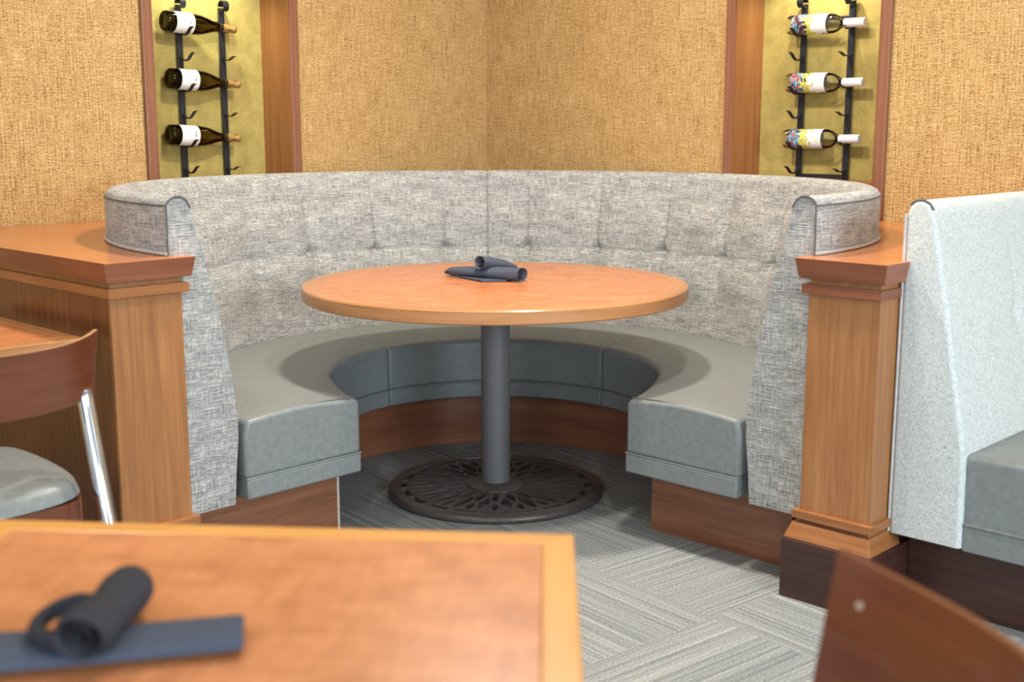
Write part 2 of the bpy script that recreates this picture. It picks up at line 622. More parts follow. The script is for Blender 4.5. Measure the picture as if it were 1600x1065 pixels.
        if bevel:
            bv = o.modifiers.new('bevel', 'BEVEL')
            bv.width = bevel
            bv.segments = seg
            bv.limit_method = 'ANGLE'
            bv.angle_limit = math.radians(40)
            bv.harden_normals = False
        if subsurf:
            ss = o.modifiers.new('sub', 'SUBSURF')
            ss.levels = subsurf
            ss.render_levels = subsurf
        return o


def tag(o, label, cat, group=None):
    o['label'] = label
    o['category'] = cat
    if group:
        o['group'] = group
    return o


def thing(name, label, cat, loc=(0, 0, 0), group=None):
    o = bpy.data.objects.new(name, None)
    o.empty_display_size = 0.1
    COL.objects.link(o)
    o.location = loc
    return tag(o, label, cat, group)


def struct(o):
    o['kind'] = 'structure'
    return o


def copy_tree(o, parent=None):
    c = o.copy()
    COL.objects.link(c)
    if parent is not None:
        c.parent = parent
    for ch in [q for q in bpy.data.objects if q.parent == o]:
        copy_tree(ch, c)
    return c


# ================================================================== the room
m = MB()
m.face([(-4.5, -3.5, 0), (5, -3.5, 0), (5, 7, 0), (-4.5, 7, 0)], [(-4.5, -3.5), (5, -3.5), (5, 7), (-4.5, 7)])
fl = m.build('floor', M['carpet'], smooth=False)
struct(fl)
m = MB()
m.box((-4.5, -0.2, 2.75), (5, 7, 2.85))
struct(m.build('ceiling', M['plaster'], smooth=False))

# alcove openings (coordinate along the wall, z)
NL = (-0.545, 0.085)   # left wall alcove, along u
NR = (-0.764, -0.135)  # right wall alcove, along v
NZ0, NZ1, ND = 1.05, 2.05, 0.18
TH = 0.24


def wall_boxes(m, left):
    lo, hi = NL if left else NR
    end = -4.6
    inn = (WU if left else WV) + TH
    for a0, a1, z0, z1 in ((end, lo, 0, 2.75), (hi, inn, 0, 2.75), (lo, hi, 0, NZ0), (lo, hi, NZ1, 2.75)):
        if left:
            pts = [(a0, WV), (a1, WV), (a1, WV + TH), (a0, WV + TH)]
        else:
            pts = [(WU, a0), (WU + TH, a0), (WU + TH, a1), (WU, a1)]
        n = len(m.v)
        f0 = len(m.f)
        m.hexa([W(u, v, z0) for u, v in pts], [W(u, v, z1) for u, v in pts])
        # continuous metre UVs over the whole wall
        for fi in range(f0, len(m.f)):
            uu = []
            for vi in m.f[fi]:
                p = m.v[vi] - C0
                uu.append(((p.dot(U) if left else p.dot(V)) + (7 if left else 0), p.z))
            m.uv[fi] = uu


m = MB()
wall_boxes(m, True)
wl = struct(m.build('wall_left', M['wallpaper'], smooth=False))
m = MB()
wall_boxes(m, False)
wr = struct(m.build('wall_right', M['wallpaper'], smooth=False))


def niche(left, parent):
    lo, hi = NL if left else NR
    base = WV if left else WU

    def Q(a, d, z):
        return W(a, base + d, z) if left else W(base + d, a, z)
    m = MB()
    e = 0.002
    pts = [Q(lo, ND, NZ0), Q(hi, ND, NZ0), Q(hi, ND, NZ1), Q(lo, ND, NZ1)]
    m.face(pts, [(lo, NZ0), (hi, NZ0), (hi, NZ1), (lo, NZ1)])
    bk = [Q(lo, ND + 0.012, NZ0), Q(hi, ND + 0.012, NZ0), Q(hi, ND + 0.012, NZ1), Q(lo, ND + 0.012, NZ1)]
    m.face(bk, [(lo, NZ0), (hi, NZ0), (hi, NZ1), (lo, NZ1)])
    for i in range(4):
        j = (i + 1) % 4
        m.face([pts[i], pts[j], bk[j], bk[i]], [(0, 0), (1, 0), (1, .01), (0, .01)])
    m.build('alcove_back', M['olive'], parent, smooth=False)

    def bar(m, a0, a1, d0, d1, z0, z1):
        ps = [Q(a0, d0, z0), Q(a1, d0, z0), Q(a1, d1, z0), Q(a0, d1, z0)]
        m.hexa(ps, [p + Vector((0, 0, z1 - z0)) for p in ps])
    m = MB()
    bar(m, lo, lo + 0.012, -0.012, ND, NZ0, NZ1)
    bar(m, hi - 0.012, hi, -0.012, ND, NZ0, NZ1)
    m.build('alcove_jamb', M['wood_jamb'], parent, smooth=False)
    m = MB()
    bar(m, lo + 0.012, hi - 0.012, -0.012, ND, NZ0, NZ0 + 0.012)
    bar(m, lo + 0.012, hi - 0.012, -0.012, ND, NZ1 - 0.012, NZ1)
    m.build('alcove_shelf', M['wood_cap'], parent, smooth=False)
    # face trim: two stiles, a bottom panel and a head
    m = MB()
    fw = 0.046
    bar(m, lo - fw + 0.012, lo + 0.006, -0.02, -0.001, 0.93, NZ1 + 0.05)
    bar(m, hi - 0.006, hi + fw - 0.012, -0.02, -0.001, 0.93, NZ1 + 0.05)
    bar(m, lo + 0.006, hi - 0.006, -0.02, -0.001, NZ1 - 0.006, NZ1 + 0.05)
    t = m.build('trim_1' if left else 'trim_2', M['wood_frame'], None, bevel=0.003, smooth=False)
    struct(t)
    m = MB()
    bar(m, lo + 0.006, hi - 0.006, -0.012, -0.001, 0.93, NZ0 + 0.004)
    m.build('apron_panel', M['wood_cap'], t, smooth=False)


niche(True, wl)
niche(False, wr)


# ================================================================== round booth
CEN = math.radians(46.5)
END_U = -0.062
END_L = -0.042


def phi_end(R, e=END_U):
    return -math.acos(max(-1, min(1, e / R)))         # right arm end, plane u = e


def phi_end_left(R, e=END_L):
    return PI / 2 + math.acos(max(-1, min(1, e / R)))  # left arm end, plane v = e


def arc_phi(s, R, side, e=None, start=CEN):
    if e is None:
        e = END_U if side > 0 else END_L
    pe = phi_end(R, e) if side > 0 else phi_end_left(R, e)
    return start + (pe - start) * s


BT = thing('corner_booth', 'round corner booth with grey tweed buttoned back, curved around the round table', 'booth', W(0.75, 0.75, 0))

BUT = {1: [37.45, 21.5, 5.6, -10.3, -25.9, -41.8, -57.7, -73.5], -1: [56.2, 72.1, 88.0, 103.5, 119.4, 135.3, 151.2, 167.0]}
BZ = 0.757


def sm(x, a, b):
    t = max(0, min(1, (x - a) / (b - a)))
    return t * t * (3 - 2 * t)


# profile of the back: (R, z), from front bottom over the crown to rear bottom
PROF = [(1.052, 0.207), (1.045, 0.30), (1.034, 0.40), (1.033, 0.45), (1.045, 0.55), (1.058, 0.64), (1.074, 0.72), (1.09, 0.79), (1.107, 0.86),
        (1.124, 0.92), (1.138, 0.98), (1.149, 1.03), (1.156, 1.055), (1.166, 1.072), (1.182, 1.081), (1.2, 1.081), (1.216, 1.073), (1.225, 1.06), (1.226, 0.9), (1.226, 0.6), (1.226, 0.207)]


def prof_resample(prof, n):
    L = [0]
    for i in range(1, len(prof)):
        L.append(L[-1] + math.hypot(prof[i][0] - prof[i - 1][0], prof[i][1] - prof[i - 1][1]))
    out = []
    for k in range(n + 1):
        t = L[-1] * k / n
        for i in range(1, len(prof)):
            if t <= L[i] + 1e-9:
                a = (t - L[i - 1]) / max(1e-9, L[i] - L[i - 1])
                out.append((prof[i - 1][0] + a * (prof[i][0] - prof[i - 1][0]), prof[i - 1][1] + a * (prof[i][1] - prof[i - 1][1]), t))
                break
    return out


def back_half(side):
    front = prof_resample(PROF[:18], 200)
    rear = [(r, z, front[-1][2] + 1.06 - z) for r, z in PROF[18:]]
    pr = front + rear
    nj = len(pr) - 1
    ni = 620
    nf = len(front)

    def fn(a, b):
        j = int(round(b * nj))
        R, z, t = pr[j]
        R += 0.033 * sm(a, 0.35, 1.0)
        ph = arc_phi(a, R, side)
        if j < nf:
            d = 0.0
            deg = math.degrees(ph)
            if side < 0 and deg < -90:
                deg += 360
            for bd in BUT[side]:
                x = math.radians(deg - bd) * R
                if abs(x) > 0.16:
                    continue
                g = math.exp(-(x / 0.022) ** 2 - ((z - BZ) / 0.026) ** 2)
                d += 0.020 * g
                # soft pull above the button, and a shorter one below
                if z > BZ:
                    d += 0.012 * math.exp(-abs(x) / 0.008) * (1 - sm(z, BZ + 0.02, 1.06)) + 0.004 * math.exp(-abs(x) / 0.005) * (1 - sm(z, 1.04, 1.075))
                else:
                    d += 0.009 * math.exp(-abs(x) / 0.016) * sm(z, 0.50, BZ)
            # crease that joins the buttons, deeper close to each of them
            near = min([abs(math.radians(deg - bd)) * R for bd in BUT[side]])
            if min(BUT[side]) - 12 < deg < max(BUT[side]) + 12:
                d += (0.0045 + 0.006 * math.exp(-(near / 0.05) ** 2)) * math.exp(-abs(z - BZ) / 0.012)
            d -= 0.017 * math.exp(-((z - 0.89) / 0.085) ** 2) * sm(near, 0.0, 0.09)
            d -= 0.018 * math.exp(-((z - 0.66) / 0.07) ** 2) * sm(near, 0.0, 0.10)
            # rounded edge where the halves meet
            x0 = abs(ph - CEN) * R
            d += 0.012 * math.exp(-x0 / 0.010)
            # fade the quilting out on the closed end
            x1 = abs(ph - (phi_end(R) if side > 0 else phi_end_left(R))) * R
            d *= sm(x1, 0.0, 0.05)
            if z < 1.06:
                R = R + d
            else:
                R = R + d * 0.5
                z = z - d * 0.5
        p = P(ph, R, z)
        # the rear is flattened where it meets the walls
        du = (p - C0).dot(U)
        dv = (p - C0).dot(V)
        if du > WU - 0.006:
            p -= U * (du - WU + 0.006)
        if dv > WV - 0.006:
            p -= V * (dv - WV + 0.006)
        return p

    def uvf(a, b):
        j = int(round(b * nj))
        R, z, t = pr[j]
        return (arc_phi(a, 1.1, side) * 1.1, t if j < nf else t)
    m = MB()
    m.grid(fn, ni, nj, uvf)
    # closed ends
    for a in (0.0, 1.0):
        pts = [fn(a, j / nj) for j in range(nj + 1)]
        m.face(pts, [(r * 1.0, z) for r, z, t in pr])
    o = m.build('backrest', M['fabric'], BT, angle=50)
    # cord along the open end: outer edge and crown only, and pale cord at the ledge
    e = 0.0015
    path = []
    for j in range(nf - 48, nj + 1):
        R, z, t = pr[j]
        if z < 1.048 and R < 1.2:
            continue
        R += 0.033
        ph = arc_phi(1.0, R, side, (END_U if side > 0 else END_L) - 0.001)
        path.append(P(ph, R + (0.0005 if j >= nf else 0), z))
    m = MB()
    m.tube(path, 0.0028, 6)
    m.build('seam_cord', M['seam'], o)
    m = MB()
    m.tube([P(arc_phi(q, 1.229, side), 1.229 + 0.033 * sm(q, 0.35, 1.0), 0.932) for q in [0.5 + 0.5 * k / 60 for k in range(61)]], 0.0045, 6)
    m.build('welt', M['welt'], o)
    # crown seam on the rear edge
    m = MB()
    m.tube([P(arc_phi(q, 1.2255, side), 1.2255 + 0.033 * sm(q, 0.35, 1.0), 1.058) for q in [0.45 + 0.55 * k / 60 for k in range(61)]], 0.0022, 6)
    m.build('seam_cord', M['seam'], o)
    return o


back_half(1)
back_half(-1)

# --- seat cushions
R_IN, R_OUT = 0.562, 1.052
SEAM_R, SEAM_L = math.radians(-1.2), math.radians(90.4)
SEAT_E = -0.072
SEAT_EL = -0.052


def seat_piece(name, a0f, a1f, label=None):
    """a0f / a1f: angle at either end as a function of R"""
    prof = [(R_OUT, 0.274), (R_OUT, 0.40), (R_OUT - 0.01, 0.444)]
    for k in range(1, 10):
        x = k / 10
        prof.append((R_OUT - 0.01 + (R_IN + 0.022 - R_OUT + 0.01) * x, 0.444 + 0.012 * math.sin(PI * x)))
    for k in range(0, 7):
        a = PI / 2 * k / 6
        prof.append((R_IN + 0.024 - 0.024 * math.sin(a), 0.420 + 0.024 * math.cos(a)))
    prof += [(R_IN, 0.35), (R_IN, 0.274)]
    nj = len(prof)
    ni = 72

    def mk(prof):
        def fn(a, b):
            j = int(round(b * len(prof))) % len(prof)
            R, z = prof[j]
            flare = 0.0
            ph0, ph1 = a0f(R), a1f(R)
            ph = ph0 + (ph1 - ph0) * a
            # inner line straightens towards the open ends of the U
            for pe, on in ((math.radians(-97), a1f.__name__ == 'end' or a0f.__name__ == 'end'), (math.radians(187), a1f.__name__ == 'endl' or a0f.__name__ == 'endl')):
                if on:
                    t = 1 - min(1.0, abs(ph - pe) / math.radians(34))
                    flare = max(flare, t)
            w = max(0, min(1, (R_OUT - R) / (R_OUT - R_IN)))
            R2 = R + 0.085 * flare ** 1.6 * w
            ph0, ph1 = a0f(R2), a1f(R2)
            ph = ph0 + (ph1 - ph0) * a
            return P(ph, R2, z)
        return fn
    m = MB()
    fn = mk(prof)
    run = [0]
    for i in range(1, nj + 1):
        run.append(run[-1] + math.hypot(prof[i % nj][0] - prof[i - 1][0], prof[i % nj][1] - prof[i - 1][1]))
    m.grid(fn, ni, nj, lambda a, b: (a * 1.4, run[int(round(b * nj))]), closed_v=True)
    for a in (0.0, 1.0):
        m.face([fn(a, j / nj) for j in range(nj)], [(r, z) for r, z in prof])
    o = m.build(name, M['vinyl'], BT, bevel=0.011, seg=3, angle=60)
    # skirt below the cord
    sp = [(R_OUT, 0.214), (R_OUT, 0.272), (R_IN - 0.004, 0.272), (R_IN - 0.003, 0.214)]
    fs = mk(sp)
    return o, fs


def end(R):
    return phi_end(R, SEAT_E)


def endl(R):
    return phi_end_left(R, SEAT_EL)


def seat_band(name, a0f, a1f, rin, rout, z0, z1, parent, mat, e_over=0.0, bev=0.0, ni=72, straight=True):
    """band with a rectangular section that follows a cushion"""
    prof = [(rout, z0), (rout, z1), (rin, z1), (rin, z0)]

    def fn(a, b):
        j = int(round(b * 4)) % 4
        R, z = prof[j]
        ph0, ph1 = a0f(R), a1f(R)
        ph = ph0 + (ph1 - ph0) * a
        flare = 0.0
        if straight:
            for pe, on in ((math.radians(-97), 'end' in (a0f.__name__, a1f.__name__)), (math.radians(187), 'endl' in (a0f.__name__, a1f.__name__))):
                if on:
                    flare = max(flare, 1 - min(1.0, abs(ph - pe) / math.radians(34)))
        w = max(0, min(1, (R_OUT - R) / (R_OUT - R_IN)))
        R2 = R + 0.085 * flare ** 1.6 * w
        ph0, ph1 = a0f(R2), a1f(R2)
        return P(ph0 + (ph1 - ph0) * a, R2, z)
    m = MB()
    m.grid(fn, ni, 4, lambda a, b: (a * 1.4, b * 0.2), closed_v=True)
    for a in (0.0, 1.0):
        m.face([fn(a, j / 4) for j in range(4)], [(r, z) for r, z in prof])
    return m.build(name, mat, parent, bevel=bev, smooth=True, angle=40)


def seat_section(a0f, a1f):
    o, fs = seat_piece('seat_cushion', a0f, a1f)
    seat_band('skirt', a0f, a1f, R_IN - 0.002, R_OUT - 0.004, 0.212, 0.2725, o, M['vinyl'], bev=0.006)
    seat_band('piping', a0f, a1f, R_IN - 0.004, R_OUT - 0.002, 0.2705, 0.2760, o, M['vinyl'], bev=0.002)
    if a1f in (end, endl):
        # stitched seam along the front top edge of an arm cushion
        pts = []
        for k in range(25):
            t = 0.66 + 0.375 * k / 24
            z = 0.4445 + 0.012 * math.sin(PI * (1.042 - t) / 0.47)
            e = SEAT_E if a1f is end else SEAT_EL
            q = -math.sqrt(t * t - e * e)
            pts.append(W(e + 0.010, q, z - 0.0022) if a1f is end else W(q, e + 0.010, z - 0.0022))
        m = MB()
        m.tube(pts, 0.0016, 6)
        m.build('seam_cord', M['seam'], o)


g = 0.0015
seat_section(lambda R: SEAM_R + g / R, lambda R: SEAM_L - g / R)
seat_section(lambda R: SEAM_R - g / R, end)
seat_section(lambda R: SEAM_L + g / R, endl)


# toe kick: inner curved board and end boards
def kend(R):
    return phi_end(R, 0.05)


def kendl(R):
    return phi_end_left(R, 0.05)


kick = seat_band('toe_kick', kend, kendl, 0.655, 1.16, 0.001, 0.213, BT, M['wood_kick'], ni=120, straight=False)
for q, side in ((P(kendl(0.655), 0.653, 0.1), -1), (P(kend(0.655), 0.653, 0.1), 1)):
    if side > 0:
        continue
    m = MB()
    m.box((q.x - 0.003, q.y - 0.003, 0.004), (q.x + 0.003, q.y + 0.003, 0.212))
    m.build('edge_strip', M['strip_pale'], kick)


# ================================================================== half walls with posts
def half_wall(left):
    # outline in (a along the wall plane direction, b towards the wall); mapped to u,v
    def box(m, a0, a1, b0, b1, z0, z1, ib=0.0, it=0.0):
        """a: across the half wall (0 = booth side, 1 = outer side), b: towards the room wall"""
        def ring(z, k):
            if left:
                return [W(-a1 + k, b0 + k, z), W(-a0 - k, b0 + k, z), W(-a0 - k, b1, z), W(-a1 + k, b1, z)]
            return [W(b0 + k, -a1 + k, z), W(b1, -a1 + k, z), W(b1, -a0 - k, z), W(b0 + k, -a0 - k, z)]
        m.hexa(ring(z0, ib), ring(z1, it))
    A0, A1 = (1.232, 1.436) if left else (1.272, 1.476)
    F = -0.058 if left else -0.108           # front face of the post
    Bw = (WV if left else WU) - 0.004
    o = 0.03
    side = 'left' if left else 'right'
    lab = ('wooden half wall with square end post and wide ledge left of the round booth, beside the chrome-legged chair' if left
           else 'wooden half wall with square end post on dark plinth, between round booth and white booth')
    T = thing('half_wall', lab, 'half wall', W(-1.33, -0.05, 0) if left else W(-0.1, -1.37, 0), 'half walls beside the round booth')
    m = MB()
    box(m, A0 + 0.036, A1 - 0.006, F + 0.012, Bw, 0.0, 0.872)
    m.build('panel', M['wood_panel'], T, smooth=False)
    postb = 0.05 if not left else 0.012
    m = MB()
    if left:
        box(m, A0, A1, F, F + 0.014, 0.0, 0.832)
    else:
        box(m, A0, A1, F, 0.09, 0.2, 0.832)
    post = m.build('post', M['wood_post'], T, bevel=0.0025, smooth=False)
    # neck strip and recess under the cap
    bend = 0.10 if not left else Bw - 0.002
    m = MB()
    box(m, A0 - 0.014, A1 + (0.010 if left else 0.008), F - 0.016, bend, 0.832, 0.858)
    m.build('neck_strip', M['wood_cap'] if not left else M['wood_mould'], post if not left else T, bevel=0.002, smooth=False)
    m = MB()
    box(m, A0 + 0.002, A1 - 0.002, F + 0.002, bend, 0.858, 0.874)
    m.build('neck', M['wood_post'], post if not left else T, smooth=False)
    # ledge: outline bends round the back of the booth
    RI = 1.222
    zt, zb = 0.926, 0.873

    def outline(k):
        a0, a1, f = A0 - 0.03 + k, A1 + 0.026 - k, F - 0.029 + k
        pts = []
        if left:
            pts = [W(-a1, f), W(-a0, f)]
            st = PI - math.asin(min(1, (f + 0.03) / RI)) if False else math.acos(-min(1.0, a0 / RI))
            st = math.radians(172)
            en = math.radians(112)
            for i in range(25):
                pts.append(P(st + (en - st) * i / 24, RI))
            c = RI * math.cos(en)
            pts += [W(c, Bw), W(-a1, Bw)]
        else:
            pts = [W(f, -a1)]
            c = RI * math.cos(math.radians(-22))
            en = math.radians(-22)
            st = math.radians(-82)
            pts += [W(Bw, -a1), W(Bw, RI * math.sin(en))]
            for i in range(25):
                pts.append(P(en + (st - en) * i / 24, RI))
            pts.append(W(f, -a0))
        return pts
    top = [p + Vector((0, 0, zt)) for p in outline(0)]
    bot = [p + Vector((0, 0, zb)) for p in outline(0.010)]
    m = MB()
    m.hexa(bot, top, ax=(V if left else U))
    o_ = m.build('ledge', [M['wood_ledge'], M['wood_cap']], T, smooth=False)
    for p in o_.data.polygons:
        p.material_index = 0 if p.normal.z > 0.9 else 1
    bv = o_.modifiers.new('bevel', 'BEVEL')
    bv.width = 0.002
    bv.segments = 2
    # base mouldings
    be = 0.05 if not left else 0.06
    dz = -0.03 if left else 0.0
    m = MB()
    box(m, A0 - 0.016, A1 + 0.012, F - 0.016, be - 0.03, 0.222 + dz, 0.245 + dz)
    m.build('base_strip', M['wood_mould'], post, bevel=0.002, smooth=False)
    m = MB()
    box(m, A0 + 0.001, A1 - 0.001, F - 0.001, be - 0.03, 0.2 + dz, 0.224 + dz)
    m.build('base_neck', M['wood_cap'], post, smooth=False)
    m = MB()
    box(m, A0 - 0.030, A1 + 0.022, F - 0.030, be - 0.02, 0.167 + dz, 0.211 + dz, 0.0, 0.016)
    m.build('base_moulding', M['wood_mould'], post, bevel=0.002, smooth=False)
    m = MB()
    box(m, A0 - 0.034, A1 + 0.026, F - 0.034, be + (0.02 if not left else 0), 0.0, 0.166 + dz)
    m.build('plinth', M['wood_dark'], post, bevel=0.003, smooth=False)


half_wall(True)
half_wall(False)


# ================================================================== white booth bench on the right
WB = thing('booth_bench', 'straight booth bench with pale almost white fabric back and grey seat at right edge', 'booth', W(0.6, -1.7, 0))
prof = [(-1.676, 0.207), (-1.672, 0.45), (-1.640, 0.62), (-1.610, 0.787), (-1.578, 0.945), (-1.560, 1.03), (-1.552, 1.062), (-1.54, 1.076), (-1.52, 1.082), (-1.50, 1.077), (-1.488, 1.062), (-1.484, 1.03), (-1.484, 0.207)]
pr = prof_resample(prof, 90)
m = MB()
E0, E1 = -0.014, WU - 0.022


def wfn(a, b):
    v, z, t = pr[int(round(b * 90))]
    u = E0 + (E1 - E0) * a
    d = 0
    if v < -1.55:
        for bu in (0.42, 0.70, 0.98):
            x = u - bu
            d += 0.014 * math.exp(-(x / 0.03) ** 2 - ((z - 0.76) / 0.03) ** 2)
            d += 0.004 * math.exp(-abs(x) / 0.01) * sm(z, 0.7, 0.78) * (1 - sm(z, 0.9, 1.04))
        d *= sm(u, E0, E0 + 0.1)
    return W(u, v + d, z)


m.grid(wfn, 120, 90, lambda a, b: (a * (E1 - E0), pr[int(round(b * 90))][2]))
for a in (0.0, 1.0):
    m.face([wfn(a, j / 90) for j in range(91)], [(v, z) for v, z, t in pr])
wb_back = m.build('backrest', M['fabric_white'], WB, bevel=0.016, seg=3, angle=50)
m = MB()
m.tube([W(E0 + 0.002, -1.4825, 1.045 - 0.835 * k / 30) for k in range(31)], 0.004, 6)
m.build('welt', M['welt'], wb_back)
m = MB()
path = [W(E0 + 0.004, v, z + 0.001) for v, z, t in pr if z > 1.05]
m.tube(path, 0.0028, 6)
m.build('seam_cord', M['seam'], wb_back)
S0 = 0.004
m = MB()
m.ubox(S0, WU - 0.03, -2.22, -1.655, 0.214, 0.448)
wseat = m.build('seat_cushion', M['vinyl'], WB, bevel=0.016, seg=3, smooth=True)
m = MB()
m.ubox(S0 - 0.005, WU - 0.032, -2.224, -1.675, 0.198, 0.268)
m.build('skirt', M['vinyl'], wseat, bevel=0.004)
m = MB()
m.ubox(S0 - 0.009, WU - 0.034, -2.228, -1.675, 0.2665, 0.2725)
m.build('piping', M['vinyl'], wseat, bevel=0.002)
m = MB()
m.ubox(0.074, WU - 0.03, -2.12, -1.50, 0.0, 0.212)
m.build('toe_kick', M['wood_dark'], WB, smooth=False)


# ================================================================== round table
TC = Vector((-0.057, 4.068, 0))
RT = thing('round_table', 'round orange wood pedestal table with dark metal column inside the curved booth', 'table', TC)
TR = 0.656
m = MB()


def disc(m, R, z, rings=10, seg=96, inner=0.0):
    m.grid(lambda a, b: TC + Vector(((inner + (R - inner) * b) * math.cos(2 * PI * a), (inner + (R - inner) * b) * math.sin(2 * PI * a), z)), seg, rings,
           lambda a, b: ((inner + (R - inner) * b) * math.cos(2 * PI * a), (inner + (R - inner) * b) * math.sin(2 * PI * a)))


m.lathe([(0.0, 0.6985), (0.60, 0.6985), (0.60, 0.7385), (0.0, 0.7385)], 96, TC)
for i, f in enumerate(m.f):
    m.uv[i] = [((m.v[q] - TC).x, (m.v[q] - TC).y) for q in f]
top = m.build('tabletop', M['tabletop'], RT, angle=30)
m = MB()
m.lathe([(0.598, 0.6975), (TR - 0.004, 0.6955), (TR, 0.6995), (TR, 0.735), (TR - 0.004, 0.7395), (0.598, 0.739), (0.598, 0.6975)], 128, TC)
m.build('edge_band', M['wood_edge'], top, angle=30)
m = MB()
m.lathe([(0.0, 0.03), (0.0505, 0.03), (0.0505, 0.69), (0.0, 0.69)], 40, TC)
colm = m.build('column', M['column'], RT)
m = MB()
m.lathe([(0.0505, 0.67), (0.15, 0.682), (0.15, 0.697), (0.0, 0.697)], 40, TC)
m.build('mounting_plate', M['column'], RT)
# cast filigree base: rim, hub and a lattice of petal ribs
RBASE = 0.38
m = MB()
m.lathe([(RBASE - 0.045, 0.012), (RBASE - 0.006, 0.002), (RBASE, 0.008), (RBASE - 0.002, 0.020), (RBASE - 0.012, 0.0265), (RBASE - 0.04, 0.028), (RBASE - 0.045, 0.012)], 96, TC)
rim = m.build('base_rim', M['castiron'], RT, angle=60)
m = MB()
m.lathe([(0.0, 0.018), (0.105, 0.018), (0.105, 0.030), (0.085, 0.036), (0.06, 0.040), (0.0, 0.040)], 48, TC)
m.build('base_hub', M['castiron'], RT, angle=60)


def slot(a, r):
    """True where the casting is pierced: two staggered rings of lens-shaped slots and an outer ring of arcs"""
    K = 20
    st = 2 * PI / K
    da = (a / st - round(a / st)) * st
    db = ((a / st - 0.5) - round(a / st - 0.5)) * st
    for d, r0, r1, w in ((da, 0.112, 0.214, 0.0135), (db, 0.160, 0.300, 0.0185), (da, 0.228, 0.304, 0.0135)):
        if r0 < r < r1:
            t = (r - r0) / (r1 - r0)
            if abs(d) * r < w * math.sin(PI * t) ** 0.75 and abs(d) * r < w:
                return True
    if 0.312 < r < 0.334 and abs(da) < st * 0.40:
        return True
    return False


m = MB()
NA, NR_ = 720, 84
for i in range(NA):
    a0, a1 = 2 * PI * i / NA, 2 * PI * (i + 1) / NA
    for k in range(NR_):
        r0 = 0.09 + (0.338 - 0.09) * k / NR_
        r1 = 0.09 + (0.338 - 0.09) * (k + 1) / NR_
        if slot((a0 + a1) / 2, (r0 + r1) / 2):
            continue
        q = [TC + Vector((r * math.cos(a), r * math.sin(a), 0.0255)) for a, r in ((a0, r0), (a0, r1), (a1, r1), (a1, r0))]
        m.face(q, [(p.x, p.y) for p in q])
lat = m.build('base_lattice', M['castiron'], RT, smooth=False)
so = lat.modifiers.new('thickness', 'SOLIDIFY')
so.thickness = 0.019
so.offset = -1.0


# ================================================================== wine racks and bottles
EMPTY = [1.535, 1.3125, 1.098]
BOT_L = [1.660, 1.4435, 1.228]
BOT_R = [1.653, 1.4325, 1.219]


def rack(left):
    base = (WV if left else WU) + ND

    def Q(a, d, z):   # a along the wall, d out of the alcove back towards the room
        return W(a, base - d, z) if left else W(base - d, a, z)
    rails = (-0.318, -0.124) if left else (-0.340, -0.545)
    lab = ('black iron wine rack holding dark green bottles in the left alcove' if left else 'black iron wine rack holding clear glass bottles in the right alcove')
    T = thing('wine_rack', lab, 'wine rack', Q(sum(rails) / 2, 0.0, 1.04), 'wall wine racks in the alcoves')
    hw = 0.0125
    for i, a in enumerate(rails):
        zt = 1.735
        m = MB()

        def bar(a0, a1, d0, d1, z0, z1):
            ps = [Q(a0, d0, z0), Q(a1, d0, z0), Q(a1, d1, z0), Q(a0, d1, z0)]
            m.hexa(ps, [p + Vector((0, 0, z1 - z0)) for p in ps])
        bar(a - hw, a + hw, 0.012, 0.018, 1.052, zt)
        # rolled scroll at the top
        n = 18
        pts = []
        for k in range(n + 1):
            t = -PI * 0.5 + 1.75 * PI * k / n
            rr = 0.021 - 0.006 * k / n
            pts.append((0.015 + 0.021 + rr * math.cos(PI - (t + PI / 2)), zt + 0.006 + rr * math.sin(t + PI / 2)))
        for k in range(n):
            (d0, z0), (d1, z1) = pts[k], pts[k + 1]
            e = 0.004
            dx, dz = d1 - d0, z1 - z0
            l = math.hypot(dx, dz)
            nx, nz = -dz / l * e, dx / l * e
            ring0 = [Q(a - hw, d0, z0), Q(a + hw, d0, z0), Q(a + hw, d0 + nx, z0 + nz), Q(a - hw, d0 + nx, z0 + nz)]
            ring1 = [Q(a - hw, d1, z1), Q(a + hw, d1, z1), Q(a + hw, d1 + nx, z1 + nz), Q(a - hw, d1 + nx, z1 + nz)]
            m.hexa(ring0, ring1)
        m.build('rail', M['iron'], T, smooth=False)
        for z in EMPTY + [b_ - (0.027 if i == 0 else 0.0175) for b_ in (BOT_L if left else BOT_R)]:
            m = MB()
            pts = []
            dip = 0.019 if i == 0 else 0.009
            for k in range(15):
                t = k / 14
                d = 0.016 + (0.098 if i == 0 else (0.085 if z in EMPTY else 0.064)) * t
                zz = z + 0.004 - dip * math.sin(min(1, t / 0.8) * PI) + (0.010 if i == 0 else (0.004 if z in EMPTY else 0.0)) * sm(t, 0.72, 1.0)
                pts.append((d, zz))
            wd = 0.007
            for k in range(14):
                (d0, z0), (d1, z1) = pts[k], pts[k + 1]
                r0 = [Q(a - wd, d0, z0 - 0.0015), Q(a + wd, d0, z0 - 0.0015), Q(a + wd, d0, z0 + 0.0015), Q(a - wd, d0, z0 + 0.0015)]
                r1 = [Q(a - wd, d1, z1 - 0.0015), Q(a + wd, d1, z1 - 0.0015), Q(a + wd, d1, z1 + 0.0015), Q(a - wd, d1, z1 + 0.0015)]
                m.hexa(r0, r1)
            m.build('hook', M['iron'], T, smooth=False)
    for z in (1.052 if left else 1.068, 1.668):
        m = MB()
        ps = [Q(rails[0], 0.008, z), Q(rails[1], 0.008, z), Q(rails[1], 0.012, z), Q(rails[0], 0.012, z)]
        m.hexa(ps, [p + Vector((0, 0, 0.014)) for p in ps])
        m.build('crossbar', M['iron'], T, smooth=False)
    return Q, rails


QL, rl = rack(True)
QR, rr_ = rack(False)


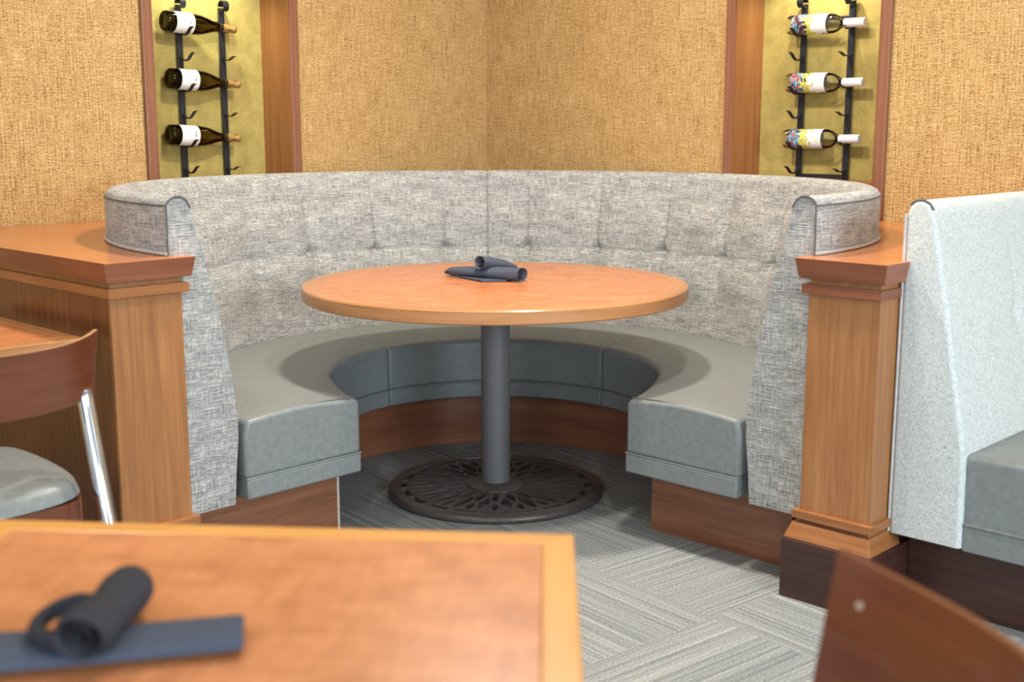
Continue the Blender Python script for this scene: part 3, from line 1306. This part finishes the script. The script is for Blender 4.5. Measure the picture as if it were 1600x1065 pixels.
def bottle_local(kind, seed=0):
    """local x axis = from the base to the cork"""
    root = thing('wine_bottle', '', 'wine bottle')
    if kind == 'green':
        out = [(0.0, 0.012), (0.02, 0.008), (0.030, 0.001), (0.037, 0.004), (0.0395, 0.012), (0.0395, 0.135), (0.0385, 0.155), (0.034, 0.178), (0.026, 0.203), (0.019, 0.226), (0.0155, 0.245), (0.0145, 0.262), (0.0145, 0.292)]
    else:
        out = [(0.0, 0.016), (0.018, 0.010), (0.029, 0.001), (0.035, 0.004), (0.0373, 0.012), (0.0373, 0.180), (0.0355, 0.195), (0.030, 0.208), (0.022, 0.220), (0.0165, 0.229), (0.0145, 0.238), (0.0145, 0.315)]
    inn = [(max(0, r - 0.003), h) for r, h in reversed(out[4:])]
    prof = out + inn + [(0.0, inn[-1][1] + 0.004)]
    m = MB()
    m.lathe(prof, 40, axis='X')
    m.build('glass_body', M['glass_green'] if kind == 'green' else M['glass_clear'], root, angle=60)
    lr = out[5][0] + 0.0006

    def band(a0, a1, x0, x1, r, seg=24):
        """curved sheet with thickness"""
        m = MB()
        e = 0.0004
        m.grid(lambda a, b: Vector((x0 + (x1 - x0) * b, r * math.cos(a0 + (a1 - a0) * a), r * math.sin(a0 + (a1 - a0) * a))), seg, 6,
               lambda a, b: (r * (a1 - a0) * a, (x1 - x0) * b))
        m.grid(lambda a, b: Vector((x0 + (x1 - x0) * b, (r + e) * math.cos(a0 + (a1 - a0) * a), (r + e) * math.sin(a0 + (a1 - a0) * a))), seg, 6,
               lambda a, b: (r * (a1 - a0) * a, (x1 - x0) * b))
        return m
    if kind == 'green':
        m = band(-PI * 0.62, PI * 0.62, 0.040, 0.118, lr)
        lb = m.build('label', M['label'], root)
        # small faint lines of print across the label
        for (a0, a1, x0, x1) in ((-0.5, 0.35, 0.058, 0.0605), (-0.38, 0.2, 0.066, 0.068), (-0.2, 0.42, 0.094, 0.104), (-0.12, 0.1, 0.108, 0.1095)):
            m = band(a0, a1, x0, x1, lr + 0.0007, 8)
            m.build('print', M['print'], lb)
        m = MB()
        m.lathe([(0.0, 0.020), (0.012, 0.018), (0.024, 0.010), (0.032, 0.0062), (0.0355, 0.010), (0.0358, 0.020), (0.030, 0.024), (0.0, 0.030)], 40, axis='X')
        m.build('punt', M['punt'], root, angle=60)
        m = MB()
        m.lathe([(0.0152, 0.262), (0.0152, 0.264), (0.0157, 0.31), (0.0162, 0.311), (0.0162, 0.318), (0.0152, 0.3225), (0.0, 0.323)], 32, axis='X')
        m.build('foil_capsule', M['foil'], root, angle=40)
        m = MB()
        m.lathe([(0.0150, 0.245), (0.0152, 0.2625)], 32, axis='X')
        m.lathe([(0.0157, 0.245), (0.0157, 0.2625)], 32, axis='X')
        m.build('foil_band', M['foil_dark'], root)
    else:
        m = band(-PI * 0.95, PI * 0.95, 0.030, 0.150, lr, 48)
        lb = m.build('label', art_label(seed), root)
        m = band(-PI * 0.45, PI * 0.45, 0.1495, 0.178, lr)
        m.build('white_label_end', M['label'], lb)
        if seed == 3:
            m = MB()
            for a, x, l in ((0.3, 0.148, 0.022), (-0.1, 0.138, 0.018), (0.05, 0.156, 0.014)):
                pts = []
                for k in range(9):
                    t = k / 8
                    pts.append((a + 0.28 * t, x + l * t, 0.004 * math.sin(PI * t)))
                for k in range(8):
                    q0, q1 = pts[k], pts[k + 1]
                    rr = lr + 0.0012
                    quad = [(q0[0], q0[1] - q0[2]), (q1[0], q1[1] - q1[2]), (q1[0], q1[1] + q1[2]), (q0[0], q0[1] + q0[2])]
                    m.face([Vector((x_, rr * math.cos(a_), rr * math.sin(a_))) for a_, x_ in quad], [(0, 0), (1, 0), (1, 1), (0, 1)])
            m.build('leaf_print', simple('pale_leaf_green', (206, 204, 140), 0.6), lb)
        m = MB()
        m.lathe([(0.0, 0.240), (0.0158, 0.240), (0.0165, 0.242), (0.0168, 0.320), (0.016, 0.3235), (0.0, 0.324)], 32, axis='X')
        m.build('screw_cap', M['cap_white'], root, angle=40)
    return root


def place_bottle(root, p0, p1, facing):
    """base centre p0, cork end direction p1, label faces 'facing'"""
    X = (Vector(p1) - Vector(p0)).normalized()
    Y = (facing - X * facing.dot(X)).normalized()
    Z = X.cross(Y)
    mt = Matrix((X, Y, Z)).transposed().to_4x4()
    root.rotation_euler = mt.to_euler()
    root.location = p0


greens = []
gproto = bottle_local('green')
for i, (z0, z1, lab) in enumerate(((1.668, 1.652, 'dark green wine bottle with white label, topmost in the left alcove rack'),
                                   (1.4515, 1.4355, 'dark green wine bottle with white label, middle one in the left alcove rack'),
                                   (1.236, 1.220, 'dark green wine bottle with white label, lowest in the left alcove rack'))):
    o = gproto if i == 0 else copy_tree(gproto)
    tag(o, lab, 'wine bottle', 'green wine bottles in the left rack')
    a0 = -0.412 + (0.010 if i == 1 else 0.0)
    place_bottle(o, QL(a0, 0.059, z0), QL(a0 + 0.3, 0.059, z1 + 0.001), (-V * 0.95 + Vector((0, 0, 0.3))))
for i, (z0, z1, a0, lab) in enumerate(((1.656, 1.650, -0.300, 'clear wine bottle with bright swirl label and white cap, topmost in the right alcove rack'),
                                       (1.4345, 1.4305, -0.304, 'clear wine bottle with swirl label and white cap, middle one in right alcove rack'),
                                       (1.2185, 1.2195, -0.300, 'clear wine bottle with leaf on its swirl label, lowest in the right alcove rack'))):
    o = bottle_local('clear', i + 1)
    tag(o, lab, 'wine bottle', 'clear wine bottles in the right rack')
    place_bottle(o, QR(a0, 0.059, z0), QR(a0 - 0.3, 0.059, z1), (-U * 0.95 + Vector((0, 0, 0.2))))


# ================================================================== square tables
def square_table(name, lab, corners, top_z, foot):
    """corners: four floor points CCW; honey edge band round an orange veneer top"""
    cs = [Vector((x, y, 0)) for x, y in corners]
    cen = sum(cs, Vector()) / 4
    T = thing(name, lab, 'table', cen)
    ins = []
    n = 4
    for i in range(n):
        a, b, c = cs[i - 1], cs[i], cs[(i + 1) % n]
        d1 = (a - b).normalized()
        d2 = (c - b).normalized()
        ins.append(b + (d1 + d2) * 0.041)
    th = 0.038
    m = MB()
    m.hexa([p + Vector((0, 0, top_z - th + 0.004)) for p in ins], [p + Vector((0, 0, top_z - 0.0004)) for p in ins])
    tp = m.build('tabletop', M['tabletop'], T, smooth=False)
    m = MB()
    for i in range(n):
        j = (i + 1) % n
        q = [cs[i], cs[j], ins[j], ins[i]]
        f0 = len(m.f)
        m.hexa([p + Vector((0, 0, top_z - th)) for p in q], [p + Vector((0, 0, top_z)) for p in q])
    # softly rounded vertical corners are made by the bevel
    eb = m.build('edge_band', M['wood_fgedge'] if name == 'square_table' and foot == 'near' else M['wood_edge'], tp, bevel=0.003, smooth=False)
    m = MB()
    m.lathe([(0.0, 0.03), (0.04, 0.03), (0.04, top_z - th - 0.012), (0.0, top_z - th - 0.012)], 32, cen)
    m.build('column', M['column'], T)
    m = MB()
    m.lathe([(0.04, top_z - th - 0.03), (0.14, top_z - th - 0.012), (0.14, top_z - th), (0.0, top_z - th)], 32, cen)
    m.build('mounting_plate', M['column'], T)
    m = MB()
    m.lathe([(0.0, 0.0), (0.26, 0.0), (0.265, 0.008), (0.25, 0.02), (0.1, 0.03), (0.0, 0.034)], 48, cen)
    m.build('base_plate', M['castiron'], T)
    return T


square_table('square_table', 'square orange wood table with honey edge and dark napkin on it, blurred in the foreground',
             [(-0.715, 0.748), (0.058, 0.70), (0.0795, 1.4785), (-0.695, 1.5385)], 0.74, 'near')
c1 = W(-1.503, -0.045)
c2 = W(-2.22, -0.045)
c3 = W(-2.22, 0.70)
c4 = W(-1.503, 0.70)
square_table('dining_table', 'square wooden table whose corner shows at the left edge, behind the chrome-legged chair',
             [(c2.x, c2.y), (c1.x, c1.y), (c4.x, c4.y), (c3.x, c3.y)], 0.74, 'far')


# ================================================================== chairs
def chair(lab, apex, fwd, top_z=0.815, h=0.15, half=0.25, rad=0.42, rake=0.06, group=None, edge='plyedge'):
    """bent plywood back panel on chrome legs, vinyl seat over a wooden apron. apex: back of the panel centre line"""
    F = Vector((fwd[0], fwd[1], 0)).normalized()
    S = Vector((F.y, -F.x, 0))          # to the sitter's right
    A = Vector((apex[0], apex[1], 0))
    T = thing('dining_chair', lab, 'chair', A + F * 0.24, group)

    def pt(s, f, z):
        return A + S * s + F * f + Vector((0, 0, z))
    th = 0.008

    def panel(a, b, off):
        s = (-1 + 2 * a) * half * (0.97 + 0.03 * b)
        f = s * s / (2 * rad) * 1.0 + 3.2 * abs(s) ** 4
        # top edge: gentle dip towards the middle; bottom edge rises at the ends
        zt = top_z - 0.008 + 0.016 * (abs(s) / half) ** 4
        zb = top_z - h + 0.008 * (abs(s) / half) ** 4
        z = zb + (zt - zb) * b
        return pt(s * (1 - off * 2.0), f - rake * (b - 0.5) * h / 0.15 * 0.5 + off, z)
    m = MB()
    ni, nj = 40, 8
    uvf = lambda a, b: ((a - 0.5) * half * 2, b * h)
    m.grid(lambda a, b: panel(a, b, 0), ni, nj, uvf)
    m.grid(lambda a, b: panel(a, b, th), ni, nj, uvf)
    bp = m.build('back_panel', M['chairwood'], T, angle=60)
    m = MB()
    loop = [(k / ni, 0.0) for k in range(ni + 1)] + [(1.0, k / nj) for k in range(1, nj + 1)] + [(1 - k / ni, 1.0) for k in range(1, ni + 1)] + [(0.0, 1 - k / nj) for k in range(1, nj)]
    L = len(loop)
    m.grid(lambda a, b: panel(*loop[int(round(a * L)) % L], -0.0004 + (th + 0.0008) * b), L, 1, lambda a, b: (a, b * th), closed_u=True)
    m.build('ply_edge', M[edge], bp)
    for a in (0.06, 0.94):
        p = panel(a, 0.72, th)
        p2 = panel(a, 0.72, th + 0.004)
        d = (p2 - p).normalized()
        m = MB()
        m.tube([p - d * 0.002, p + d * 0.0015], 0.0045, 12)
        m.build('screw_plug', M['screw'], bp)
    # legs
    for s in (-1, 1):
        pth = [pt(s * 0.214, 0.082, top_z - h + 0.025), pt(s * 0.215, 0.072, top_z - h - 0.02), pt(s * 0.210, -0.002, 0.42), pt(s * 0.218, -0.115, 0.004)]
        pts = []
        for k in range(25):
            t = k / 24 * 3
            i = min(2, int(t))
            u = t - i
            p0 = pth[max(0, i - 1)]
            p1, p2_ = pth[i], pth[i + 1]
            p3 = pth[min(3, i + 2)]
            pts.append(0.5 * ((2 * p1) + (p2_ - p0) * u + (2 * p0 - 5 * p1 + 4 * p2_ - p3) * u * u + (-p0 + 3 * p1 - 3 * p2_ + p3) * u ** 3))
        m = MB()
        m.tube(pts, 0.0178, 18)
        m.build('leg', M['chrome'], T)
        m = MB()
        m.tube([pt(s * 0.188, 0.44, 0.44), pt(s * 0.195, 0.45, 0.2), pt(s * 0.205, 0.465, 0.004)], 0.0135, 18)
        m.build('leg', M['chrome'], T)
    # seat: domed pad over a curved apron
    def rect(a):
        """rounded-square outline, a in 0..1"""
        t = 2 * PI * a
        c, q = math.cos(t), math.sin(t)
        n = 5.0
        r = (abs(c) ** n + abs(q) ** n) ** (-1 / n)
        return r * c, r * q
    m = MB()

    def seat(a, b):
        x, y = rect(a)
        k = math.sin(b * PI / 2)
        drop = (1 - math.cos(b * PI / 2))
        wf = 0.215 - 0.018 * (y < 0) * abs(y)
        e = max(abs(x), abs(y))
        z = 0.506 - 0.022 * (b ** 3) - 0.028 * b ** 16 + 0.010 * (x * b) ** 2
        return pt(x * wf * b ** 0.5, 0.262 + y * 0.240 * b ** 0.5, z)
    m.grid(seat, 64, 16, lambda a, b: (a, b * 0.3), closed_u=True)

    def seatb(a, b):
        x, y = rect(a)
        return pt(x * 0.19 * b, 0.262 + y * 0.215 * b, 0.452)
    m.grid(seatb, 64, 2, lambda a, b: (a, b * 0.3), closed_u=True)
    m.build('seat', M['vinyl'], T, angle=50)
    m = MB()
    rings = [(0.207, 0.4525), (0.207, 0.395), (0.19, 0.395), (0.19, 0.4525)]

    def apr(a, b):
        x, y = rect(a)
        w, z = rings[int(round(b * 4)) % 4]
        return pt(x * w, 0.262 + y * (w + 0.025), z)
    m.grid(apr, 64, 4, lambda a, b: (a * 1.6, b * 0.1), closed_u=True, closed_v=True)
    m.build('apron', M['chairwood'], T, angle=40)
    return T


chair('chestnut bent-ply chair with chrome legs and grey seat, tucked under the table at left edge', (-1.038, 2.375), (V.x, V.y), top_z=0.812, group='bent-ply chairs')
chair('shiny chestnut bent-ply chair back, blurred in the bottom right corner', (0.438, 0.955), (-0.997, -0.07), top_z=0.813, h=0.155, edge='chairwood', group='bent-ply chairs')


# ================================================================== napkins
def cloth_roll(m, secs, mouth=(False, False), seg=36, power=1.0, spiral=True, ripple=0.0):
    """secs: (centre, half width, half height) along the roll; an open end shows a recess with inner turns"""
    n = len(secs)
    cs = [Vector(q[0]) for q in secs]

    def frame(i):
        t = (cs[min(i + 1, n - 1)] - cs[max(i - 1, 0)]).normalized()
        sd = t.cross(Vector((0, 0, 1))).normalized()
        return t, sd, sd.cross(t)
    rings = []

    def ring(c, sd, up, w, h, k=0.0):
        out = []
        for j in range(seg):
            a = 2 * PI * j / seg
            x, z = math.cos(a), math.sin(a)
            x = abs(x) ** power * (1 if x > 0 else -1)
            z = abs(z) ** power * (1 if z > 0 else -1)
            r = 1 + ripple * math.sin(3 * a + k * 5) + ripple * 0.6 * math.sin(7 * a - k * 9)
            out.append(c + sd * x * w * r + up * z * h * r)
        return out
    t0, s0, u0 = frame(0)
    t1, s1, u1 = frame(n - 1)
    if mouth[0]:
        for dp, k in ((0.022, 0.70), (0.004, 0.86)):
            rings.append(ring(cs[0] + t0 * dp, s0, u0, secs[0][1] * k, secs[0][2] * k))
    for i in range(n):
        t, sd, up = frame(i)
        rings.append(ring(cs[i], sd, up, secs[i][1], secs[i][2], i / n))
    if mouth[1]:
        for dp, k in ((0.004, 0.86), (0.022, 0.70)):
            rings.append(ring(cs[-1] - t1 * dp, s1, u1, secs[-1][1] * k, secs[-1][2] * k))
    R = len(rings)
    m.grid(lambda a, b: rings[int(round(a * (R - 1)))][int(round(b * seg)) % seg], R - 1, seg, lambda a, b: (a * 0.3, b * 0.15), closed_v=True)
    for rg in (rings[0], rings[-1]):
        m.face(rg, [(p.x, p.y) for p in rg])
    for e, on in ((0, mouth[0]), (1, mouth[1])):
        if on and spiral:
            c, t, sd, up, w, h = (cs[0], t0, s0, u0, secs[0][1], secs[0][2]) if e == 0 else (cs[-1], -t1, s1, u1, secs[-1][1], secs[-1][2])
            pts = []
            for k in range(34):
                q = k / 33
                a = 2 * PI * 1.8 * q + 0.7
                rr = 0.66 * (1 - 0.75 * q)
                pts.append((c + t * (0.004 + 0.004 * q), sd * math.cos(a) * w * rr + up * math.sin(a) * h * rr))
            for k in range(33):
                (b0, o0), (b1, o1) = pts[k], pts[k + 1]
                e0, e1 = o0 * 0.90, o1 * 0.90
                q = [b0 + o0, b1 + o1, b1 + e1, b0 + e0]
                m.hexa(q, [p + t * 0.018 for p in q])


def lerp_secs(keys, n):
    """keys: (t, centre, w, h), smooth interpolation"""
    out = []
    for i in range(n + 1):
        t = i / n
        for a, b in zip(keys[:-1], keys[1:]):
            if a[0] <= t <= b[0] + 1e-9:
                q = (t - a[0]) / (b[0] - a[0])
                qs = q * q * (3 - 2 * q) * 0.5 + q * 0.5
                out.append((Vector(a[1]).lerp(Vector(b[1]), q), a[2] + (b[2] - a[2]) * qs, a[3] + (b[3] - a[3]) * qs))
                break
    return out


ZT = 0.7405
T = thing('napkin', 'knotted slate napkin with dark rolled end, blurred on the foreground table', 'napkin', (-0.42, 1.13, ZT), 'napkins on the tables')
m = MB()
cloth_roll(m, lerp_secs([(0, (-0.66, 1.068, ZT + 0.0085), 0.040, 0.0075), (0.35, (-0.53, 1.096, ZT + 0.0095), 0.043, 0.0085), (0.62, (-0.42, 1.118, ZT + 0.0088), 0.040, 0.008),
                         (0.98, (-0.279, 1.149, ZT + 0.0095), 0.038, 0.0085), (1.0, (-0.274, 1.150, ZT + 0.0095), 0.036, 0.0070)], 44), (False, True), 40, 0.75, False, 0.012)
m.build('folded_strip', M['napkin'], T, angle=50)
m = MB()
cloth_roll(m, lerp_secs([(0, (-0.412, 1.068, ZT + 0.036), 0.025, 0.022), (0.12, (-0.411, 1.088, ZT + 0.038), 0.030, 0.025), (0.4, (-0.408, 1.14, ZT + 0.034), 0.0245, 0.0215), (0.75, (-0.412, 1.20, ZT + 0.029), 0.0275, 0.0255),
                         (0.90, (-0.413, 1.228, ZT + 0.027), 0.026, 0.024), (0.97, (-0.413, 1.242, ZT + 0.026), 0.019, 0.017), (1.0, (-0.413, 1.247, ZT + 0.026), 0.009, 0.008)], 40), (True, False), 36, 1.0, True, 0.012)
m.build('rolled_end', M['napkin_dark'], T, angle=55)
m = MB()
lp = []
ctl = [(-0.418, 1.150, ZT + 0.040), (-0.447, 1.160, ZT + 0.038), (-0.470, 1.148, ZT + 0.030), (-0.474, 1.122, ZT + 0.024), (-0.458, 1.098, ZT + 0.024), (-0.430, 1.082, ZT + 0.028)]
for i in range(len(ctl) - 1):
    for k in range(6):
        u_ = k / 6
        p0, p1, p2, p3 = [Vector(ctl[max(0, min(len(ctl) - 1, i + d))]) for d in (-1, 0, 1, 2)]
        lp.append(0.5 * ((2 * p1) + (p2 - p0) * u_ + (2 * p0 - 5 * p1 + 4 * p2 - p3) * u_ * u_ + (-p0 + 3 * p1 - 3 * p2 + p3) * u_ ** 3))
m.tube(lp, [0.0085] * len(lp), 12)
m.build('loop', M['napkin_dark'], T)

T = thing('napkin', 'rolled slate napkin lying at the centre of the round table', 'napkin', (-0.09, 4.17, ZT), 'napkins on the tables')
m = MB()
cloth_roll(m, lerp_secs([(0, (-0.232, 4.262, ZT + 0.012), 0.016, 0.007), (0.08, (-0.21, 4.246, ZT + 0.017), 0.027, 0.0155), (0.3, (-0.15, 4.208, ZT + 0.0195), 0.034, 0.0185),
                         (0.6, (-0.065, 4.154, ZT + 0.022), 0.037, 0.021), (0.85, (0.0, 4.112, ZT + 0.023), 0.034, 0.022), (1.0, (0.036, 4.088, ZT + 0.0235), 0.031, 0.0225)], 40), (False, True), 40, 0.85, True, 0.02)
m.build('folded_strip', M['napkin'], T, angle=50)
m = MB()
cloth_roll(m, lerp_secs([(0, (-0.113, 4.128, ZT + 0.061), 0.0250, 0.0225), (0.35, (-0.075, 4.165, ZT + 0.054), 0.0255, 0.022), (0.7, (-0.035, 4.205, ZT + 0.045), 0.026, 0.018), (1.0, (0.008, 4.245, ZT + 0.030), 0.018, 0.010)], 30), (True, False), 36, 1.0, True, 0.02)
m.build('rolled_end', M['napkin'], T, angle=55)
m = MB()
f = [(-0.19, 4.20), (-0.105, 4.075), (-0.02, 4.085), (0.0, 4.15), (-0.10, 4.23)]
m.hexa([(x, y, ZT) for x, y in f], [(x, y, ZT + 0.005) for x, y in f])
m.build('tucked_corner', M['napkin'], T, smooth=False)
